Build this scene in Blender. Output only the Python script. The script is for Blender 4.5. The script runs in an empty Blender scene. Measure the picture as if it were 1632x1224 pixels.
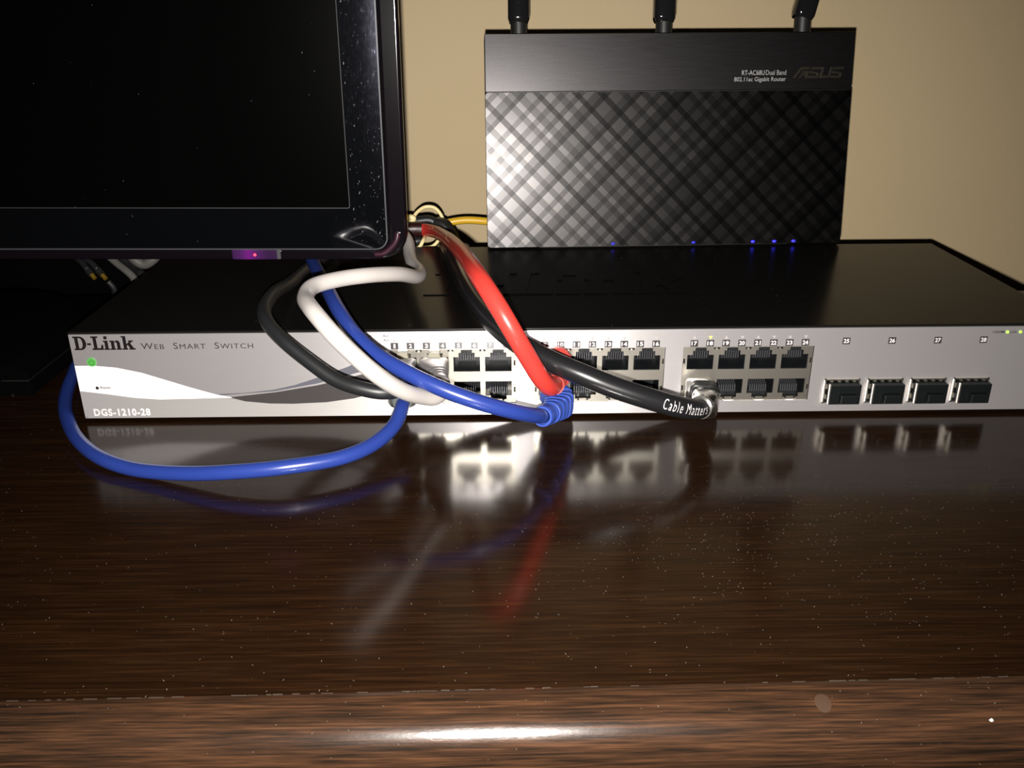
import bpy, bmesh, math, random
from mathutils import Vector, Matrix
S = bpy.context.scene
COL = S.collection
random.seed(7)
# ------------------------------------------------------------ camera, world, flash, exposure
cam = bpy.data.cameras.new('camera'); camo = bpy.data.objects.new('camera', cam); COL.objects.link(camo)
camo.matrix_world = Matrix(((0.999895, 0.009683, -0.010756, 0.188015), (-0.01368, 0.38993, -0.920743, -0.365372), (-0.004722, 0.920794, 0.390021, 0.171558), (0, 0, 0, 1)))
cam.sensor_width = 36.0; cam.lens = 31.2892; cam.clip_start = 0.01; cam.clip_end = 20
S.camera = camo
W = bpy.data.worlds.new('night_room'); S.world = W; W.use_nodes = True
W.node_tree.nodes['Background'].inputs[0].default_value = (1.0, 0.82, 0.62, 1)
W.node_tree.nodes['Background'].inputs[1].default_value = 0.006
FL = bpy.data.lights.new('camera_flash', 'SPOT'); FL.energy = 16.5; FL.color = (1.0, 0.955, 0.90)
FL.shadow_soft_size = 0.0022; FL.spot_size = math.radians(106); FL.spot_blend = 1.0
flo = bpy.data.objects.new('camera_flash', FL); COL.objects.link(flo)
flo.matrix_world = camo.matrix_world @ Matrix.Translation((-0.0025, -0.0125, 0.0))
S.view_settings.view_transform = 'Standard'; S.view_settings.look = 'None'
S.view_settings.exposure = 0.0; S.view_settings.gamma = 1.0; S.view_settings.use_curve_mapping = False

# ------------------------------------------------------------ materials
def mat(name, col, rough=.5, metal=0.0, spec=.5, emit=None, es=0, coat=0, trans=0, aniso=0, alpha=1, ior=1.5):
    m = bpy.data.materials.new(name); m.use_nodes = True
    b = m.node_tree.nodes['Principled BSDF']
    b.inputs['Base Color'].default_value = (*col, 1); b.inputs['Roughness'].default_value = rough
    b.inputs['Metallic'].default_value = metal; b.inputs['Specular IOR Level'].default_value = spec
    b.inputs['Coat Weight'].default_value = coat; b.inputs['Transmission Weight'].default_value = trans
    b.inputs['Anisotropic'].default_value = aniso; b.inputs['Alpha'].default_value = alpha; b.inputs['IOR'].default_value = ior
    b.inputs['Coat Roughness'].default_value = .04
    if emit: b.inputs['Emission Color'].default_value = (*emit, 1); b.inputs['Emission Strength'].default_value = es
    return m
class G:                                      # tiny node-graph helper
    def __init__(s, m): s.t = m.node_tree; s.b = s.t.nodes['Principled BSDF']
    def n(s, k, **kw):
        x = s.t.nodes.new(k)
        for a, v in kw.items():
            if a in x.inputs: x.inputs[a].default_value = v
            else: setattr(x, a, v)
        return x
    def l(s, a, b): s.t.links.new(a, b)
    def coords(s, scale=(1,1,1), rot=(0,0,0), loc=(0,0,0)):
        tc = s.n('ShaderNodeTexCoord'); mp = s.n('ShaderNodeMapping')
        mp.inputs['Scale'].default_value = scale; mp.inputs['Rotation'].default_value = rot; mp.inputs['Location'].default_value = loc
        s.l(tc.outputs['Object'], mp.inputs['Vector']); return mp.outputs[0]
    def noise(s, vec, scale, detail=4, rough=.55):
        x = s.n('ShaderNodeTexNoise'); x.inputs['Scale'].default_value = scale; x.inputs['Detail'].default_value = detail
        x.inputs['Roughness'].default_value = rough; s.l(vec, x.inputs['Vector']); return x.outputs['Fac']
    def ramp(s, fac, stops, interp='LINEAR'):
        r = s.n('ShaderNodeValToRGB'); r.color_ramp.interpolation = interp; e = r.color_ramp.elements
        while len(e) > 1: e.remove(e[-1])
        for i, (p, c) in enumerate(stops):
            c = (*c, 1) if len(c) == 3 else c
            if i == 0: e[0].position = p; e[0].color = c
            else: q = e.new(p); q.color = c
        s.l(fac, r.inputs[0]); return r.outputs[0]
    def mix(s, a, b, fac, mode='MIX'):
        x = s.n('ShaderNodeMix', data_type='RGBA', blend_type=mode)
        for sock, v in ((x.inputs[0], fac), (x.inputs[6], a), (x.inputs[7], b)):
            if hasattr(v, 'links'): s.l(v, sock)
            else: sock.default_value = v
        return x.outputs[2]
    def math(s, op, a, b):
        x = s.n('ShaderNodeMath', operation=op)
        for sock, v in ((x.inputs[0], a), (x.inputs[1], b)):
            if hasattr(v, 'links'): s.l(v, sock)
            else: sock.default_value = v
        return x.outputs[0]
    def bump(s, h, strength, dist):
        x = s.n('ShaderNodeBump'); x.inputs['Strength'].default_value = strength; x.inputs['Distance'].default_value = dist
        s.l(h, x.inputs['Height']); s.l(x.outputs[0], s.b.inputs['Normal']); return x

def wood(name, dark, mid, light, rough, bump_d):
    m = mat(name, mid, rough, spec=.42); g = G(m)
    v = g.coords((15, 420, 420)); v2 = g.coords((45, 1500, 1500)); v3 = g.coords((4, 40, 40))
    n1 = g.noise(v, 1.0, 6, .65); n2 = g.noise(v2, 1.0, 3, .6); n3 = g.noise(v3, 1.0, 3, .5)
    f = g.math('ADD', g.math('MULTIPLY', n1, .34), g.math('ADD', g.math('MULTIPLY', n2, .58), g.math('MULTIPLY', n3, .08)))
    c = g.ramp(f, [(.38, dark), (.5, mid), (.61, light)])
    g.l(c, g.b.inputs['Base Color'])
    sp = g.noise(g.coords((1, 1, 1)), 60, 5, .7)
    g.l(g.math('ADD', g.math('MULTIPLY', sp, .10), rough - .05), g.b.inputs['Roughness'])
    if rough > .17: n2 = g.math('ADD', g.math('MULTIPLY', n2, .5), g.math('MULTIPLY', g.noise(g.coords((500, 1600, 1600)), 1, 2, .6), .9))
    g.bump(n2, .12 if rough < .17 else .35, bump_d)
    return m
M = {}
M['wood_top'] = wood('dark_walnut_laminate', (.0066, .0028, .0013), (.0108, .0045, .0018), (.0188, .0079, .0031), .155, .000012)
M['wood_edge'] = wood('brown_walnut_laminate', (.0090, .0056, .0037), (.026, .0125, .0066), (.052, .0235, .0115), .19, .00005)
M['seam'] = mat('dry_glue', (.032, .021, .013), .8)
def paint():
    m = mat('beige_wall_paint', (.52, .405, .24), .62, spec=.25); g = G(m)
    n = g.noise(g.coords(), 4, 4, .6); n2 = g.noise(g.coords(), 260, 3, .6)
    g.l(g.mix((.50, .392, .232, 1), (.54, .422, .255, 1), n), g.b.inputs['Base Color']); g.bump(n2, .25, .0006)
    return m
M['paint'] = paint()
M['floor'] = mat('dark_floor', (.05, .035, .025), .6)
def steel(name, a, b, rough, sx, metal=.72):
    m = mat(name, a, rough, metal); g = G(m)
    n = g.noise(g.coords((sx, 600, 4200)), 1, 3, .6); n2 = g.noise(g.coords(), 900, 2, .6)
    g.l(g.mix((*a, 1), (*b, 1), g.mix(n, n2, .5)), g.b.inputs['Base Color'])
    g.l(g.math('ADD', g.math('MULTIPLY', n, .1), rough - .05), g.b.inputs['Roughness'])
    return m
def brushed(m, an=.95, rough=None):
    g = G(m); t = g.n('ShaderNodeTangent'); t.direction_type = 'UV_MAP'; t.uv_map = 'grain'
    g.b.inputs['Anisotropic'].default_value = an; g.l(t.outputs[0], g.b.inputs['Tangent'])
    if rough: g.b.inputs['Roughness'].default_value = rough
    return m
M['panel'] = brushed(steel('brushed_silver_panel', (.86, .815, .82), (.96, .92, .925), .45, 60, .80), .95)
M['panel_light'] = brushed(steel('pale_silver_print', (.90, .865, .835), (1.0, .965, .93), .45, 60, .72), .95)
M['print_white'] = mat('white_panel_print', (.88, .86, .88), .5)
M['print_dark'] = brushed(mat('dark_grey_panel_print', (.045, .040, .040), .45, spec=.8))
M['print_slate'] = brushed(mat('slate_panel_print', (.095, .095, .115), .45, spec=.8))
M['ink'] = brushed(mat('black_ink', (.010, .008, .008), .45, spec=.8))
M['label_ink'] = brushed(mat('dark_label_ink', (.030, .024, .024), .45, spec=.7))
M['white_ink'] = mat('white_ink', (.66, .63, .63), .5)
M['grey_ink'] = mat('grey_arrow_ink', (.33, .31, .31), .5)
def black_steel():
    m = mat('black_painted_steel', (.0065, .006, .0055), .2, spec=.10); g = G(m)
    n = g.noise(g.coords(), 2600, 2, .5); g.bump(n, .22, .00003)
    n2 = g.noise(g.coords(), 30, 4, .6); g.l(g.math('ADD', g.math('MULTIPLY', n2, .10), .17), g.b.inputs['Roughness'])
    return m
M['case'] = black_steel()
M['case_dark'] = mat('black_steel_side', (.008, .0075, .007), .5)
M['nickel'] = mat('nickel_shield', (.70, .66, .58), .36, 1.0)
M['jack'] = mat('black_jack_plastic', (.0075, .0085, .010), .38)
M['contact'] = mat('jack_contact', (.10, .10, .11), .42, .7)
M['cap'] = mat('black_rubber_cap', (.0038, .0052, .0052), .42, spec=.3)
M['dark_hole'] = mat('dark_hole', (.003, .003, .003), .8)
M['green_led'] = mat('green_led', (.05, .20, .04), .4, emit=(.10, .50, .07), es=.45)
M['yellow_led'] = mat('yellow_led', (.6, .55, .1), .4, emit=(.85, .80, .12), es=1.0)
M['lime_led'] = mat('lime_led', (.4, .6, .1), .4, emit=(.36, .85, .06), es=.8)
M['blue_led'] = mat('blue_led', (.02, .02, .5), .3, emit=(.035, .03, 1.0), es=1.6)
M['blue_led_dim'] = mat('dim_blue_led', (.02, .02, .3), .3, emit=(.02, .02, .6), es=.6)
M['blue'] = mat('blue_cable_jacket', (.017, .037, .205), .3, coat=.25)
M['blue_boot'] = mat('blue_boot_rubber', (.030, .068, .34), .42)
M['red'] = mat('red_cable_jacket', (.58, .042, .032), .33, coat=.2)
M['red_boot'] = mat('red_boot_rubber', (.72, .075, .06), .42)
M['maroon'] = mat('dark_maroon_sleeve', (.022, .006, .005), .35)
M['white'] = mat('off_white_cable_jacket', (.44, .41, .39), .4, coat=.1)
M['black'] = mat('black_cable_jacket', (.010, .010, .011), .28, coat=.25)
M['black_soft'] = mat('black_cable_satin', (.011, .0115, .0125), .42)
M['grey_boot'] = mat('silver_grey_boot', (.34, .32, .32), .36, .7)
M['clear'] = mat('clear_smoky_plastic', (.60, .57, .45), .12, trans=.55)
M['dark_boot'] = mat('dark_green_boot', (.020, .030, .026), .35)
M['chrome'] = mat('silver_plug_shell', (.62, .61, .58), .24, 1.0)
M['chrome_logo'] = mat('chrome_lettering', (.50, .45, .34), .22, 1.0)
M['rb_black'] = mat('black_ribbed_rubber', (.012, .012, .012), .4)
M['cream'] = mat('cream_wire_jacket', (.78, .64, .33), .4)
M['yellow'] = mat('yellow_cable_jacket', (.62, .37, .022), .38)
M['shaded_yellow'] = mat('shaded_yellow_band', (.13, .08, .008), .4)  # yellow darkened to carry the monitor's partial shadow on the tips
M['grey'] = mat('grey_cable_jacket', (.09, .087, .08), .45)  # grey also lowered for the shade behind the monitor
M['gloss'] = mat('gloss_black_plastic', (.004, .004, .005), .08, spec=.5)
M['satin_black'] = mat('satin_black_plastic', (.010, .010, .010), .45)
M['dull_black'] = mat('dull_black_plastic', (.0007, .0007, .0007), .9, spec=.03)
M['shiny_black'] = mat('shiny_black_plastic', (.008, .008, .009), .1)
def bezel():
    m = mat('scuffed_piano_black', (.0012, .0014, .0018), .05, spec=.8); g = G(m)
    gl = g.n('ShaderNodeBsdfGlossy'); gl.inputs['Roughness'].default_value = .135; gl.inputs['Color'].default_value = (.74, .76, 1, 1)
    sc = g.noise(g.coords((260, 260, 260), (0, .6, 0)), 1, 5, .7); st = g.noise(g.coords((1400, 100, 300), (0, .7, 0)), 1, 2, .5)
    f = g.ramp(g.math('MULTIPLY', sc, st), [(.22, (.014,)*3), (.36, (.03,)*3), (.46, (.16,)*3)])
    mx = g.n('ShaderNodeMixShader'); out = g.t.nodes['Material Output']
    g.l(f, mx.inputs[0]); g.l(g.b.outputs[0], mx.inputs[1]); g.l(gl.outputs[0], mx.inputs[2]); g.l(mx.outputs[0], out.inputs['Surface'])
    return m
M['bezel'] = bezel()
M['screen'] = mat('dark_display_glass', (.0006, .0006, .0006), .15, spec=.2)
M['border'] = mat('dusty_black_gasket', (.0045, .0045, .0045), .7)
M['rim'] = mat('smoky_purple_acrylic', (.0035, .0024, .0035), .12, trans=.2)
M['rim_line'] = mat('polished_inner_edge', (.10, .10, .11), .2, .6)
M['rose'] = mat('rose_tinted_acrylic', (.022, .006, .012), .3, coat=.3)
def lens_window():
    m = mat('violet_lit_window', (.012, .004, .016), .2, spec=.5, emit=(.3, .02, .42), es=.35); g = G(m)
    tc = g.n('ShaderNodeTexCoord'); sp = g.n('ShaderNodeSeparateXYZ'); g.l(tc.outputs['Object'], sp.inputs[0])
    d = g.math('ABSOLUTE', g.math('ADD', sp.outputs[0], .0715), 0)
    g.l(g.ramp(g.math('MULTIPLY', d, 80.0), [(0, (.60, .02, .70)), (.30, (.20, .03, .30)), (.7, (.05, .02, .09))]), g.b.inputs['Emission Color'])
    g.b.inputs['Emission Strength'].default_value = .26
    return m
M['window'] = lens_window()
M['red_led'] = mat('red_power_led', (.8, .05, .1), .3, emit=(1.0, .02, .06), es=1.6)
M['dust'] = mat('pale_dust', (.16, .14, .12), .9)
M['dust_grey'] = mat('grey_dust', (.14, .14, .16), .8)
M['crumb'] = mat('white_crumb', (.55, .52, .47), .6)
M['hair'] = mat('pale_grey_fibre', (.12, .12, .12), .5)
M['spot'] = mat('dried_drop', (.040, .023, .015), .3)
def plaid():
    m = mat('black_plaid_embossed', (.3, .3, .3), .30, 1.0); g = G(m)
    tc = g.n('ShaderNodeTexCoord'); sp = g.n('ShaderNodeSeparateXYZ'); g.l(tc.outputs['Object'], sp.inputs[0])
    x, z = sp.outputs[0], sp.outputs[2]
    out = []
    seqs = (([.0030, .20, .0056, .82, .0034, .50, .0046, 1, .0034, .46, .0050, .86, .0030, .22, .0060, .78, .0032, .48, .0030, 1, .0044, .50, .0040, .80, .0028, .24, .0048, .92, .0040, .52, .0036, .88, .0030, .20, .0070, .74], 1),
            ([.0042, .95, .0032, .52, .0040, .84, .0030, .48, .0034, 1, .0040, .50, .0028, .24, .0062, .80, .0036, .54, .0030, .26, .0052, .90, .0032, .50, .0036, .96, .0044, .46, .0026, .22, .0058, .84, .0030, .50], -1))
    for seq, sg in seqs:
        w = seq[0::2]; v = seq[1::2]; per = sum(w)
        t = g.math('ADD', g.math('MULTIPLY', x, .7071), g.math('MULTIPLY', z, .7071 * sg))
        fr = g.math('FRACT', g.math('DIVIDE', g.math('ADD', t, 1.0031 if sg > 0 else 1.013), per), 0)
        st, a = [], 0
        for wi, vi in zip(w, v): st.append((a / per, (vi,) * 3)); a += wi
        out.append(g.ramp(fr, st, 'CONSTANT'))
    c = g.mix(out[0], out[1], 1.0, 'MULTIPLY')
    c2 = g.mix(out[0], out[1], .5)
    h = g.mix(c, c2, .22)
    col = g.ramp(h, [(0, (.006, .0059, .006)), (.30, (.018, .0174, .0174)), (.6, (.031, .030, .030)), (1, (.053, .0505, .0505))])
    g.l(col, g.b.inputs['Base Color'])
    return m
M['plaid'] = plaid()
M['band'] = steel('brushed_black_band', (.040, .0385, .040), (.056, .0535, .055), .32, 60, 1.0)
M['grey_text'] = mat('grey_router_print', (.30, .30, .30), .5)

# ------------------------------------------------------------ mesh helpers (world metres; parts store vertices relative to their thing)
def new_empty(name, loc, label, cat, rot=(0, 0, 0), group=None):
    o = bpy.data.objects.new(name, None); COL.objects.link(o); o.location = loc; o.rotation_euler = rot
    o.empty_display_size = .01
    return tag(o, label, cat, group)
def tag(o, label, cat, group=None, kind=None):
    o['label'] = label; o['category'] = cat
    if group: o['group'] = group
    if kind: o['kind'] = kind
    return o
def root_of(o):
    while o.parent: o = o.parent
    return o
def link(name, bm, m, parent=None, smooth=False, local=False, origin=None):
    if parent is not None and not local:
        bmesh.ops.translate(bm, verts=bm.verts, vec=-Vector(root_of(parent).location))
    if parent is None and origin is not None:
        bmesh.ops.translate(bm, verts=bm.verts, vec=-Vector(origin))
    me = bpy.data.meshes.new(name); bm.to_mesh(me); bm.free()
    for k in (m if isinstance(m, (list, tuple)) else [m]): me.materials.append(k)
    if smooth:
        for p in me.polygons: p.use_smooth = True
    if any(k.name.endswith(('_print', '_panel', '_ink')) for k in me.materials):
        uv = me.uv_layers.new(name='grain')
        for lp in me.loops: uv.data[lp.index].uv = (me.vertices[lp.vertex_index].co.z * 10, me.vertices[lp.vertex_index].co.x * 10)
    o = bpy.data.objects.new(name, me); COL.objects.link(o)
    if parent is not None: o.parent = parent
    elif origin is not None: o.location = origin
    return o
def sharp(o, deg=38):
    me = o.data
    for p in me.polygons: p.use_smooth = True
    bm = bmesh.new(); bm.from_mesh(me)
    for e in bm.edges:
        e.smooth = len(e.link_faces) == 2 and e.calc_face_angle() < math.radians(deg)
    bm.to_mesh(me); bm.free()
    return o
def box(x0, x1, y0, y1, z0, z1, bev=0, seg=2, bm=None):
    b = bmesh.new()
    r = bmesh.ops.create_cube(b, size=1)
    for v in b.verts:
        v.co = Vector((x0 + (v.co.x + .5) * (x1 - x0), y0 + (v.co.y + .5) * (y1 - y0), z0 + (v.co.z + .5) * (z1 - z0)))
    if bev: bmesh.ops.bevel(b, geom=b.edges[:], offset=bev, segments=seg, affect='EDGES', profile=.5)
    return merge(bm, b) if bm is not None else b
def merge(a, b, idx=None):
    me = bpy.data.meshes.new('tmp'); b.to_mesh(me); b.free()
    n = len(a.faces); a.from_mesh(me); bpy.data.meshes.remove(me)
    if idx is not None:
        a.faces.ensure_lookup_table()
        for f in a.faces[n:]: f.material_index = idx
    return a
def prism(pts, y0, y1, bm=None):
    """polygon given as (x, z) points, extruded along y from y0 (front) to y1"""
    b = bmesh.new()
    f = b.faces.new([b.verts.new((x, y0, z)) for x, z in pts])
    e = bmesh.ops.extrude_face_region(b, geom=[f])
    bmesh.ops.translate(b, verts=[v for v in e['geom'] if isinstance(v, bmesh.types.BMVert)], vec=(0, y1 - y0, 0))
    bmesh.ops.recalc_face_normals(b, faces=b.faces[:])
    return merge(bm, b) if bm is not None else b
def rrect(x0, x1, z0, z1, r, n=6):
    out = []
    for cx, cz, a0 in ((x1 - r, z1 - r, 0), (x0 + r, z1 - r, 90), (x0 + r, z0 + r, 180), (x1 - r, z0 + r, 270)):
        for k in range(n + 1):
            a = math.radians(a0 + 90 * k / n); out.append((cx + r * math.cos(a), cz + r * math.sin(a)))
    return out
def holes_plate(x0, x1, z0, z1, rects, y0, y1):
    """plate in the xz plane with rectangular openings cut through (openings may overlap into steps)"""
    xs = sorted({round(v, 6) for v in [x0, x1] + [r[0] for r in rects] + [r[1] for r in rects] if x0 - 1e-7 <= v <= x1 + 1e-7})
    zs = sorted({round(v, 6) for v in [z0, z1] + [r[2] for r in rects] + [r[3] for r in rects] if z0 - 1e-7 <= v <= z1 + 1e-7})
    b = bmesh.new(); solid = {}; V = {}
    for i in range(len(xs) - 1):
        for k in range(len(zs) - 1):
            cx, cz = (xs[i] + xs[i+1]) / 2, (zs[k] + zs[k+1]) / 2
            solid[i, k] = not any(r[0] < cx < r[1] and r[2] < cz < r[3] for r in rects)
    def v(i, k, y):
        if (i, k, y) not in V: V[i, k, y] = b.verts.new((xs[i], y, zs[k]))
        return V[i, k, y]
    for (i, k), s in solid.items():
        if not s: continue
        b.faces.new([v(i, k, y0), v(i+1, k, y0), v(i+1, k+1, y0), v(i, k+1, y0)])
        b.faces.new([v(i, k, y1), v(i, k+1, y1), v(i+1, k+1, y1), v(i+1, k, y1)])
        for di, dk, a, c in ((-1, 0, (0, 0), (0, 1)), (1, 0, (1, 1), (1, 0)), (0, -1, (1, 0), (0, 0)), (0, 1, (0, 1), (1, 1))):
            if not solid.get((i + di, k + dk), False):
                p, q = (i + a[0], k + a[1]), (i + c[0], k + c[1])
                b.faces.new([v(*p, y0), v(*q, y0), v(*q, y1), v(*p, y1)])
    bmesh.ops.recalc_face_normals(b, faces=b.faces[:])
    return b
def spline(pts, per=8):
    """centripetal-like Catmull-Rom through the points"""
    P = [Vector(p) for p in pts]; P = [P[0] * 2 - P[1]] + P + [P[-1] * 2 - P[-2]]
    out = []
    for i in range(1, len(P) - 2):
        t = [0]
        for a, b in ((i-1, i), (i, i+1), (i+1, i+2)): t.append(t[-1] + max((P[b] - P[a]).length, 1e-6) ** .5)
        for k in range(per):
            u = t[1] + (t[2] - t[1]) * k / per
            A1 = P[i-1] * ((t[1]-u)/(t[1]-t[0])) + P[i] * ((u-t[0])/(t[1]-t[0]))
            A2 = P[i] * ((t[2]-u)/(t[2]-t[1])) + P[i+1] * ((u-t[1])/(t[2]-t[1]))
            A3 = P[i+1] * ((t[3]-u)/(t[3]-t[2])) + P[i+2] * ((u-t[2])/(t[3]-t[2]))
            B1 = A1 * ((t[2]-u)/(t[2]-t[0])) + A2 * ((u-t[0])/(t[2]-t[0]))
            B2 = A2 * ((t[3]-u)/(t[3]-t[1])) + A3 * ((u-t[1])/(t[3]-t[1]))
            out.append(B1 * ((t[2]-u)/(t[2]-t[1])) + B2 * ((u-t[1])/(t[2]-t[1])))
    out.append(P[-2]); return out
def frames(C):
    T = [(C[min(i+1, len(C)-1)] - C[max(i-1, 0)]).normalized() for i in range(len(C))]
    u = Vector((0, 0, 1)); u = (u - T[0] * u.dot(T[0]))
    if u.length < .1: u = Vector((1, 0, 0)) - T[0] * T[0].x
    u.normalize(); F = []
    for t in T:
        u = (u - t * u.dot(t)).normalized(); F.append((t, u, t.cross(u)))
    return F
def loft(C, sec, n=20, cap=True, bm=None):
    """skin a superellipse (half width a sideways, half height h upward, exponent e) along the points C; sec(s) for s in 0..1"""
    b = bmesh.new(); F = frames(C); rings = []
    L = [0]
    for i in range(1, len(C)): L.append(L[-1] + (C[i] - C[i-1]).length)
    for i, (c, (t, u, w)) in enumerate(zip(C, F)):
        a, h, e = sec(L[i] / L[-1]); R = []
        for k in range(n):
            th = 2 * math.pi * k / n; cs, sn = math.cos(th), math.sin(th)
            R.append(b.verts.new(c + w * (a * math.copysign(abs(cs) ** (2/e), cs)) + u * (h * math.copysign(abs(sn) ** (2/e), sn))))
        rings.append(R)
    for A, B in zip(rings, rings[1:]):
        for k in range(n): b.faces.new([A[k], A[(k+1) % n], B[(k+1) % n], B[k]])
    if cap: b.faces.new(rings[0][::-1]); b.faces.new(rings[-1])
    bmesh.ops.recalc_face_normals(b, faces=b.faces[:])
    return merge(bm, b) if bm is not None else b
def tube(pts, r, per=8, n=18, bm=None): return loft(spline(pts, per), lambda s: (r, r, 2), n, True, bm)
def cylinder(p, q, r0, r1=None, n=20, bm=None):
    p, q = Vector(p), Vector(q); r1 = r0 if r1 is None else r1
    return loft([p, p.lerp(q, .5), q], lambda s: (r0 + (r1 - r0) * s, r0 + (r1 - r0) * s, 2), n, True, bm)
def text2d(body, bold=0, small_caps=False, spacing=1.0):
    """flat lettering as a list of (verts2d, faces) in a box of its own"""
    cu = bpy.data.curves.new('tmp_text', 'FONT'); cu.body = body; cu.size = 1; cu.offset = bold; cu.resolution_u = 3
    cu.space_character = spacing
    if small_caps:
        cu.small_caps_scale = .80
        for f, ch in zip(cu.body_format, body): f.use_small_caps = ch.islower()
    return curve_mesh(cu)
def curve_mesh(cu):
    o = bpy.data.objects.new('tmp_curve', cu); COL.objects.link(o)
    dg = bpy.context.evaluated_depsgraph_get(); me = bpy.data.meshes.new_from_object(o.evaluated_get(dg))
    V = [(v.co.x, v.co.y) for v in me.vertices]; Fc = [tuple(p.vertices) for p in me.polygons]
    bpy.data.objects.remove(o); bpy.data.curves.remove(cu); bpy.data.meshes.remove(me)
    return V, Fc
def shape2d(polys):
    cu = bpy.data.curves.new('tmp_shape', 'CURVE'); cu.dimensions = '2D'; cu.fill_mode = 'BOTH'
    for p in polys:
        s = cu.splines.new('POLY'); s.points.add(len(p) - 1); s.use_cyclic_u = True
        for q, (x, y) in zip(s.points, p): q.co = (x, y, 0, 1)
    return curve_mesh(cu)
def fit(VF, x0, x1, z0, z1, shear=0):
    V, F = VF; ax = min(v[0] for v in V); bx = max(v[0] for v in V); ay = min(v[1] for v in V); by = max(v[1] for v in V)
    return [(x0 + (v[0] - ax) / (bx - ax) * (x1 - x0) + shear * (v[1] - ay) / (by - ay), z0 + (v[1] - ay) / (by - ay) * (z1 - z0)) for v in V], F
def flat(VF, y, bm=None, idx=None, place=None, fine=0):
    b = bmesh.new(); V, F = VF
    vs = [b.verts.new((x, y, z)) for x, z in V]
    for f in F:
        try: b.faces.new([vs[i] for i in f])
        except ValueError: pass
    if place is not None:
        if fine:
            bmesh.ops.triangulate(b, faces=b.faces[:])
            for _ in range(4):
                bmesh.ops.subdivide_edges(b, edges=[e for e in b.edges if e.calc_length() > fine], cuts=1)
                bmesh.ops.triangulate(b, faces=b.faces[:])
        for v in b.verts: v.co = place(v.co.x, v.co.z)
    if place is None:
        for f in b.faces:
            f.normal_update()
            if f.normal.y > 0: f.normal_flip()
    return merge(bm, b, idx) if bm is not None else b

# ------------------------------------------------------------ the setting: wall, floor, desk
w = link('wall_back', box(-1.6, 2.0, .290, .39, -.745, 1.7), M['paint']); w['kind'] = 'structure'
f = link('floor', box(-1.6, 2.0, -1.4, .29, -.80, -.745), M['floor']); f['kind'] = 'structure'
# front edge of the desk runs at a slight angle to the switch: seam line points
SA, SB = Vector((0.05190, -0.17614, 0.00000)), Vector((0.33182, -0.17172, 0.00000))
sl = (SB.y - SA.y) / (SB.x - SA.x)
def seam_y(x): return SA.y + sl * (x - SA.x)
DX0, DX1, DYB = -.50, .95, .187
desk = new_empty('desk', (.2, 0, -.745), 'dark glossy walnut desk with a rounded brown front edge, holding everything', 'desk')
b = bmesh.new()
top = [(DX0, seam_y(DX0)), (DX1, seam_y(DX1)), (DX1, DYB), (DX0, DYB)]
vt = [b.verts.new((x, y, 0)) for x, y in top]; vb = [b.verts.new((x, y, -.022)) for x, y in top]
b.faces.new(vt); b.faces.new(vb[::-1])
for i in range(4): b.faces.new([vb[i], vb[(i+1) % 4], vt[(i+1) % 4], vt[i]])
bmesh.ops.recalc_face_normals(b, faces=b.faces[:])
link('desk_top', b, M['wood_top'], desk)
prof = [(0, .0001), (-.002, .0005)]
R_ = .0138
for k in range(0, 15):
    a = math.radians(6 + 150 * k / 14); prof.append((-.002 - R_ * math.sin(a), .0005 - R_ + R_ * math.cos(a)))
prof += [(-.006, -.040), (0, -.040)]
b = bmesh.new(); rows = []
for x in (DX0, DX1): rows.append([b.verts.new((x, seam_y(x) + dy, z)) for dy, z in prof])
for i in range(len(prof)):
    j = (i + 1) % len(prof); b.faces.new([rows[0][i], rows[1][i], rows[1][j], rows[0][j]])
b.faces.new(rows[0]); b.faces.new(rows[1][::-1]); bmesh.ops.recalc_face_normals(b, faces=b.faces[:])
sharp(link('edge_moulding', b, M['wood_edge'], desk), 40)
b = bmesh.new()                                 # ragged line of dry glue along the seam
x = .04
while x < .36:
    L = random.uniform(.0008, .005)
    if random.random() < .62:
        wv = random.uniform(.00005, .00016); y = seam_y(x) - .0001
        box(x, x + L, y - wv, y + wv, -.0001, .00022 + random.uniform(0, .0001), 0, bm=b)
    x += L + random.uniform(.0001, .003)
o = link('glue_line', b, M['seam'], desk); o['kind'] = 'stuff'
for x in (DX0 + .02, DX1 - .04): link('side_panel', box(x, x + .02, -.15, DYB - .01, -.745, -.022), M['wood_top'], desk)
link('back_panel', box(DX0 + .04, DX1 - .04, DYB - .04, DYB - .025, -.6, -.022), M['wood_top'], desk)

# ------------------------------------------------------------ network switch
ZB, ZT, SD, SW = .002, .0430, .1431, .440
sw = new_empty('network_switch', (.22, .07, 0), 'long black rack switch with a silver front panel of ports, lying on the desk', 'network switch')
cav = .016
b = bmesh.new()
box(.0006, SW - .0006, cav, SD, ZB, ZT - .0003, 0, bm=b)
box(.0006, SW - .0006, .0015, cav, ZB, ZB + .0012, 0, bm=b); box(.0006, .0018, .0015, cav, ZB, ZT - .0003, 0, bm=b); box(SW - .0018, SW - .0006, .0015, cav, ZB, ZT - .0003, 0, bm=b)
link('chassis', b, M['case_dark'], sw)
link('top_cover', box(-.0001, SW + .0001, .0002, SD + .0004, ZT - .0010, ZT, .0004, 2), M['case'], sw)
for x in (.03, .40):
    for y in (.015, .125): link('rubber_foot', cylinder((x, y, 0), (x, y, ZB), .006, .006), M['satin_black'], sw)
COLS = ([.1444 + .01397 * i for i in range(4)], [.2101 + .01397 * i for i in range(4)], [.2757 + .01397 * i for i in range(4)])
BZ0, BZ1 = .0076, .0336
blocks = [(c[0] - .0079, c[3] + .0079) for c in COLS]
SFP = [.3322 + .01935 * i for i in range(4)]; FZ0, FZ1 = .0062, .0178; FW = .0158
holes = [(a, c, BZ0, BZ1) for a, c in blocks] + [(x, x + FW, FZ0, FZ1) for x in SFP]
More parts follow.
